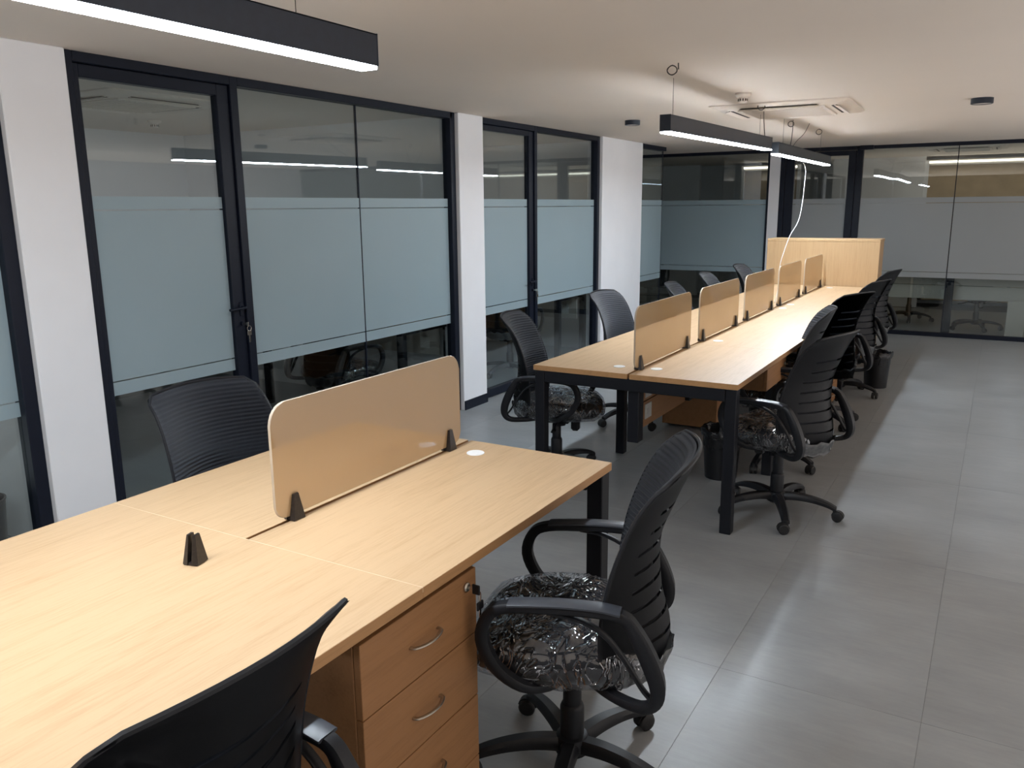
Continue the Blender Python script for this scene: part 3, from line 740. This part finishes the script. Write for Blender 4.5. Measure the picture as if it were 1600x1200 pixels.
# dividers
def divider(label, xc, yc, first=[None]):
    if first[0] is None:
        t = thing('desk_divider', label, 'divider', (xc, yc, D))
        L, z0, z1 = 0.434, 0.014, 0.328
        pts = []
        for (cy, cz, r, a0) in ((L-0.055, z1-0.055, 0.055, 0), (-L+0.055, z1-0.055, 0.055, 90), (-L+0.035, z0+0.035, 0.035, 180), (L-0.035, z0+0.035, 0.035, 270)):
            for q in range(7):
                a = math.radians(a0+15*q); pts.append((cy+r*math.cos(a), cz+r*math.sin(a)))
        b = BM(); prism(b, pts, -0.0045, 0.0045, 'yz')
        es = [e for e in b.edges if abs(e.verts[0].co.x-e.verts[1].co.x) < 1e-6]
        bmesh.ops.bevel(b, geom=es, offset=0.002, segments=1, affect='EDGES')
        g = obj('glass_panel', b, 'divider', t)
        g.data.materials.append(MT['divedge'])
        for p in g.data.polygons:
            if abs(p.normal.x) < 0.9: p.material_index = 1
        for y in (-0.366, 0.366):
            b = BM(); clampmesh(b, y); obj('clamp', b, 'clamp', t)
        first[0] = t; return t
    t = dup_tree(first[0]); t.location = (xc, yc, D); t['label'] = label; return t
def clampmesh(b, y=0.0, x=0.0, z=0.0):
    for s in (-1, 1):
        v = []
        for (yy, zz, xo) in ((-0.024, 0.002, 0.021), (0.024, 0.002, 0.021), (0.010, 0.072, 0.012), (-0.010, 0.072, 0.012)):
            v.append((yy, zz, xo))
        I = [b.verts.new((x+s*0.0055, y+yy, z+zz)) for yy, zz, xo in v]
        O = [b.verts.new((x+s*xo, y+yy*0.8, z+zz)) for yy, zz, xo in v]
        M_ = [b.verts.new((x+s*xo*1.12, y, z+0.012)), b.verts.new((x+s*0.014, y, z+0.070))]
        for i in range(4): b.faces.new((I[i], I[(i+1)%4], O[(i+1)%4], O[i]))
        b.faces.new(I); b.faces.new(O)
        for q in M_: b.verts.remove(q)
    box2(b, (x-0.018, y-0.020, z), (x+0.018, y+0.020, z+0.006))
    cyl(b, (x, y, z+0.020), 0.005, 0.030, 10, axis='x')
XD1, XD2 = -0.553, -0.510
divider('large tan glass divider standing on the near desk', XD1, 1.116)
for k, lab in enumerate(('first tan glass divider from the near end of the long desk', 'second tan glass divider of the long desk', 'third, middle tan glass divider of the long desk', 'fourth tan glass divider of the long desk, behind the hanging white cable', 'fifth and farthest tan glass divider, in front of the wooden cabinet')):
    d_ = divider(lab, XD2, 3.497+1.0325*k); d_['group'] = 'tan glass dividers of the long desk'
b = BM(); clampmesh(b); o = obj('divider_clamp', b, 'clamp', None, loc=(-0.552, 0.425, D)); o.rotation_euler = (0, 0, 0.26); tag(o, 'empty dark brown divider clamp standing alone on the near desk', 'clamp')

# ------------------------------------------------------------------ pedestals
def pedestal(label, x, y0, n, side=1, z1=0.700, w=0.435, depth=0.42, hd=0.175, full=True):
    """drawer pedestal whose front is at x facing side (+1 = +x), from y0 to y0+w"""
    zb = 0.0 if full else z1-n*hd
    t = thing('drawer_pedestal', label, 'drawer cabinet', (x, y0+w/2, 0))
    s = side
    b = BM()
    box2(b, (-s*0.020, -w/2, zb+(0.02 if full else 0)), (-s*depth, w/2, z1), 0.002)
    obj('body', b, 'ped_shaded', t)
    for k in range(n):
        za = z1-(k+1)*hd+0.0015; zc = z1-k*hd-0.0015
        if k == n-1 and full: za = 0.02
        b = BM(); box2(b, (-s*0.018, -w/2, za), (0, w/2, zc), 0.0012)
        dr = obj('drawer', b, 'ped_shaded', t)
        if full or True:
            zm = (za+zc)/2 if not (k == n-1 and full) else zc-hd/2
            if full:
                b = BM(); tube(b, smoothpath([(s*0.0, -0.052, zm), (s*0.012, -0.048, zm), (s*0.022, -0.025, zm), (s*0.025, 0, zm), (s*0.022, 0.025, zm), (s*0.012, 0.048, zm), (s*0.0, 0.052, zm)], 4), [(0.0055, 0.0028)]*25, 8)
                obj('handle', b, 'metal', dr, 'all')
        if k == 0:
            b = BM(); ly, lz = w/2-0.045, zc-0.035
            lathe(b, [(0.012, 0.0), (0.012, 0.005), (0.009, 0.008), (0.004, 0.0082)], 20)
            bmesh.ops.rotate(b, cent=(0,0,0), matrix=Matrix.Rotation(s*PI/2, 3, 'Y'), verts=b.verts[:])
            bmesh.ops.translate(b, vec=(0, ly, lz), verts=b.verts[:])
            obj('lock', b, 'metal', dr, True)
    return t, (x+s*0.008, y0+w-0.045, z1-0.0365)
def ped_keys(p, label):
    x, y, z = p
    t = thing('keys', label, 'keys', (x, y, z))
    b = BM(); bx(b, (0.006, 0, 0), (0.012, 0.002, 0.007)); tube(b, [Vector((0.030, 0.004, -0.018))+Vector((0.0, 0.004*math.cos(a), 0.013*math.sin(a))) for a in [2*PI*i/14 for i in range(14)]], 0.0013, 5, closed=True)
    bx(b, (0.030, 0.004, -0.066), (0.0025, 0.008, 0.034), 0.0006)
    obj('key_blade', b, 'chrome', t)
    b = BM(); bx(b, (0.022, 0.0, 0.0), (0.022, 0.005, 0.026), 0.002); obj('key_head', b, 'plastic', t)
    b = BM(); bx(b, (0.030, 0.004, -0.041), (0.006, 0.026, 0.022), 0.002); obj('key_head', b, 'plastic', t)
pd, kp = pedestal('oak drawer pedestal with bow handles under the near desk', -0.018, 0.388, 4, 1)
ped_keys(kp, 'black-headed keys in the lock of the near drawer pedestal')
pd2, kp2 = pedestal('shallow oak drawer hung under the near right corner of the long desk', 0.008, 3.69, 1, 1, z1=0.7, hd=0.125, full=False, w=0.45)
ped_keys(kp2, 'dark keys in the shallow hung drawer of the long desk')
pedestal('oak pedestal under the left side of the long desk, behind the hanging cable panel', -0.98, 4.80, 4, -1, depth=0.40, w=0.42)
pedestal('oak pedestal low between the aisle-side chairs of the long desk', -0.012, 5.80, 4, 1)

# ------------------------------------------------------------------ wooden cabinet at the end
t = thing('storage_cabinet', 'oak cabinet standing across the far end of the long desk', 'cabinet', (-0.545, 8.35, 0))
b = BM(); box2(b, (-0.545, -0.160, 0), (0.545, 0.170, 1.196), 0.002); obj('carcass', b, 'cab', t)
b = BM(); box2(b, (-0.548, -0.172, 0.0), (0.548, -0.161, 1.196), 0.001); obj('back_panel', b, 'cab', t)
b = BM(); box2(b, (-0.550, -0.174, 1.197), (0.550, 0.172, 1.222), 0.002); obj('top', b, 'cab', t)

# ------------------------------------------------------------------ bins
def waste_bin(label, x, y, h=0.29, r0=0.092, r1=0.112, bag=True):
    t = thing('waste_bin', label, 'bin', (x, y, 0))
    b = BM(); lathe(b, [(r0, 0), (r1, h), (r1+0.004, h), (r1+0.004, h+0.006), (r1-0.004, h+0.006), (r0-0.006, 0.01)], 32); obj('bin_body', b, 'bin', t, True)
    if bag:
        b = BM(); rings = []
        for (r, z) in ((r1-0.006, h-0.10), (r1-0.004, h+0.006), (r1+0.003, h+0.012), (r1+0.010, h+0.004), (r1+0.007, h-0.035)):
            rings.append([b.verts.new(((r+0.003*math.sin(9*a)+0.002*math.sin(17*a+r*90))*math.cos(a), (r+0.003*math.sin(9*a))*math.sin(a), z+0.006*math.sin(5*a+1)+0.004*math.sin(13*a))) for a in [2*PI*k/48 for k in range(48)]])
        for A, B in zip(rings, rings[1:]):
            for k in range(48): b.faces.new((A[k], A[(k+1)%48], B[(k+1)%48], B[k]))
        obj('bin_bag', b, 'bag', t, 'all')
    return t
waste_bin('black waste bin behind the near right leg of the long desk', -0.27, 3.86)
waste_bin('black lined waste bin in the aisle beside the fourth chair', 0.20, 6.92, h=0.30)
waste_bin('grey-black bin seen low through the glass at the left edge of the picture', -2.85, 1.04, bag=False)

# ------------------------------------------------------------------ pendant lamps and ceiling things
def pendant(label, x, y0, y1, wires, z0=1.965, tilt=0.0):
    t = thing('pendant_lamp', label, 'lamp', (x, (y0+y1)/2, z0)); L = (y1-y0)/2; t.rotation_euler = (tilt, 0, 0)
    b = BM(); hw = 0.030; hh = 0.086
    box2(b, (-hw, -L, 0.0), (-hw+0.003, L, hh)); box2(b, (hw-0.003, -L, 0.0), (hw, L, hh)); box2(b, (-hw, -L, hh-0.003), (hw, L, hh)); 
    obj('housing', b, 'lampbody', t)
    for s in (-1, 1):
        b = BM(); box2(b, (-hw-0.001, s*L, 0.0005), (hw+0.001, s*(L+0.003), hh+0.001), 0); obj('end_cap', b, 'lampbody', t)
    b = BM(); box2(b, (-hw+0.0005, -L+0.001, -0.009), (hw-0.0005, L-0.001, 0.0), 0.002); o = obj('diffuser', b, 'led', t); o['label'] = 'glowing white diffuser'
    for wy in wires:
        b = BM(); tube(b, [(0, wy-(y0+y1)/2, hh), (0, wy-(y0+y1)/2, H-z0)], 0.0012, 6); obj('suspension_wire', b, 'wire', t)
    return t
LX = -0.582
pendant('nearest long pendant lamp, cut off at the top left', LX, -1.10, 1.182, (-0.8, 0.90))
pendant('middle pendant lamp over the long desk', LX, 3.61, 5.865, (3.72, 5.60), z0=1.972, tilt=0.0115)
pendant('farthest pendant lamp, before the far glass wall', LX, 6.09, 8.375, (6.35, 7.95))
def cable(pts, label, m='wire', r=0.003):
    b = BM(); tube(b, smoothpath(pts, 6), r, 7); o = obj('cable', b, m, None, 'all'); tag(o, label, 'cable'); return o
zt = 1.965+0.086
cable([(-0.50, 5.36, H), (-0.515, 5.42, 2.20), (-0.54, 5.55, 2.12), (-0.565, 5.68, 2.065), (LX, 5.74, zt)], 'dark cable dropping from the ceiling to the far end of the middle lamp')
cable([(-0.555, 6.55, H), (-0.56, 6.58, 2.18), (-0.57, 6.60, 2.10), (LX, 6.62, zt)], 'dark straight cable above the near half of the farthest lamp')
cable([(-0.50, 6.95, H), (-0.53, 6.90, 2.17), (-0.565, 6.78, 2.10), (LX, 6.72, zt)], 'thinner slanting cable above the farthest lamp', r=0.0022)
cable([(-0.535, 6.84, 1.962), (-0.52, 6.87, 1.93), (-0.505, 6.93, 1.87), (-0.50, 6.90, 1.75), (-0.50, 6.84, 1.55), (-0.50, 6.72, 1.42), (-0.52, 6.53, 1.31), (-0.54, 6.43, 1.18), (-0.56, 6.40, 1.06), (-0.56, 6.38, 0.88), (-0.57, 6.34, 0.756)], 'white cable hanging from the farthest lamp down to the long desk', 'whitewire', 0.0029)
def coil(c, r, label, tilt=0.3):
    b = BM()
    n = 40; pts = []
    for i in range(n+1):
        a = 2*PI*2*i/n
        pts.append((c[0]+r*math.cos(a), c[1]+0.004*math.sin(i)+r*0.35*math.cos(a), c[2]-r-0.002+r*1.0*math.sin(a)+0.001*i/n))
    tube(b, pts, 0.0028, 6); tube(b, [(c[0], c[1], H), (c[0]+0.002, c[1], c[2]-0.004)], 0.0024, 6)
    o = obj('cable_coil', b, 'wire', None, 'all'); tag(o, label, 'cable'); return o
coil((-0.470, 3.38, H-0.002), 0.022, 'small coil of dark cable at the ceiling above the near end of the middle lamp')
coil((-0.485, 5.22, H-0.002), 0.022, 'small coil of dark cable at the ceiling in front of the air vent cassette')
coil((-0.585, 6.62, H-0.002), 0.022, 'small coil of dark cable at the ceiling over the near half of the farthest lamp')
coil((-0.530, 7.55, H-0.002), 0.024, 'small coil of dark cable at the ceiling over the far end of the farthest lamp')
# short cable stub beside the first coil
b = BM(); tube(b, [(-0.425, 3.34, H), (-0.425, 3.345, H-0.03)], 0.003, 6); o = obj('cable_stub', b, 'wire'); tag(o, 'short cable stub poking out of the ceiling by the middle lamp wire', 'cable')
# white plug box on the desk
b = BM(); bx(b, (0, 0, 0.026), (0.05, 0.05, 0.052), 0.006); cyl(b, (0, 0, 0.054), 0.008, 0.008, 12); o = obj('plug_box', b, 'whiteplastic', None, loc=(-0.645, 6.42, D)); tag(o, 'small white plug box on the long desk behind the gap between dividers', 'plug')
# ceiling air-conditioning cassette
def cassette(label, cx, cy, sx, sy, rz=0.0):
    t = thing('ceiling_cassette', label, 'air conditioner', (cx, cy, H), rz)
    b = BM()
    hx, hy = sx/2, sy/2
    prof = [(hx, hy, 0.0), (hx, hy, -0.008), (hx-0.02, hy-0.02, -0.018), (hx-0.14, hy-0.14, -0.026)]
    rings = []
    for (a, c, z) in prof:
        r = 0.03; ring = []
        for (qx, qy, a0) in ((1, 1, 0), (-1, 1, 90), (-1, -1, 180), (1, -1, 270)):
            for q in range(5):
                an = math.radians(a0+22.5*q); ring.append(b.verts.new((qx*(a-r)+r*math.cos(an), qy*(c-r)+r*math.sin(an), z)))
        rings.append(ring)
    n = len(rings[0])
    for A, B in zip(rings, rings[1:]):
        for k in range(n): b.faces.new((A[k], A[(k+1)%n], B[(k+1)%n], B[k]))
    b.faces.new(rings[-1]); b.faces.new(list(reversed(rings[0])))
    obj('fascia', b, 'ac', t, True)
    # return-air grille in the middle
    b = BM(); gx, gy = hx-0.17, hy-0.17
    box2(b, (-gx, -gy, -0.036), (gx, gy, -0.024), 0.004); obj('grille', b, 'ac', t)
    b = BM()
    for k in range(14):
        yy = -gy+0.03+(2*gy-0.06)*k/13; box2(b, (-gx+0.03, yy-0.004, -0.039), (gx-0.03, yy+0.004, -0.035))
    obj('grille_ribs', b, 'ac', t)
    # four air slots with flaps
    for (ang, ext, off) in ((0, gx, hy-0.115), (PI, gx, hy-0.115), (PI/2, gy, hx-0.115), (-PI/2, gy, hx-0.115)):
        R = Matrix.Rotation(ang, 3, 'Z')
        b = BM(); bx(b, (0, off, -0.0245), (2*ext-0.08, 0.034, 0.006)); bmesh.ops.rotate(b, cent=(0,0,0), matrix=R, verts=b.verts[:]); obj('air_slot', b, 'slot', t)
        b = BM(); bx(b, (0, off+0.020, -0.031), (2*ext-0.06, 0.040, 0.003), 0.001, Matrix.Rotation(-0.25, 3, 'X')); bmesh.ops.rotate(b, cent=(0,0,0), matrix=R, verts=b.verts[:]); obj('air_flap', b, 'ac', t)
    return t
cassette('white ceiling air-conditioning cassette above the long desk', -0.40, 5.66, 0.93, 0.93, math.radians(1.5))
cassette('dim ceiling cassette inside the glass cabin, top left of the picture', -3.85, 2.75, 0.90, 0.90)
cassette('dim ceiling cassette behind the far glass wall', 0.55, 11.4, 0.90, 0.90)
def detector(label, x, y):
    t = thing('smoke_detector', label, 'smoke detector', (x, y, H))
    b = BM(); lathe(b, [(0.050, 0), (0.050, -0.012), (0.042, -0.022), (0.034, -0.026)], 28); obj('detector_base', b, 'ac', t, True)
    b = BM(); lathe(b, [(0.026, -0.026), (0.028, -0.052), (0.022, -0.058)], 24); obj('detector_head', b, 'ac', t, True)
    b = BM()
    for k in range(10):
        a = 2*PI*k/10; bx(b, (0.0285*math.cos(a), 0.0285*math.sin(a), -0.042), (0.004, 0.006, 0.014), 0, Matrix.Rotation(a, 3, 'Z'))
    obj('detector_vents', b, 'slot', t)
detector('white smoke detector on the ceiling in front of the air cassette', -0.456, 4.64)
detector('dim smoke detector on the cabin ceiling behind the door glass', -4.72, 3.57)
def roundlamp(label, x, y, r=0.062):
    t = thing('round_ceiling_light', label, 'ceiling light', (x, y, H))
    b = BM(); lathe(b, [(r, 0), (r, -0.036), (r-0.006, -0.038), (r-0.008, -0.032)], 32, caps=False); obj('rim', b, 'lampbody', t, True)
    b = BM(); cyl(b, (0, 0, -0.031), r-0.007, 0.006, 32); obj('diffuser', b, 'diffoff', t)
roundlamp('unlit black-rimmed round ceiling light at the upper right', 0.827, 5.83, 0.068)
roundlamp('unlit black-rimmed round ceiling light left of the middle lamp', -1.67, 5.80, 0.062)
# door closer box at the head of the far glass wall
b = BM(); box2(b, (-0.535, YG-0.09, H-0.050), (-0.385, YG-0.012, H-0.002), 0.004); o = obj('door_closer', b, 'frame'); tag(o, 'small black box at the ceiling above the far glass door', 'door closer')
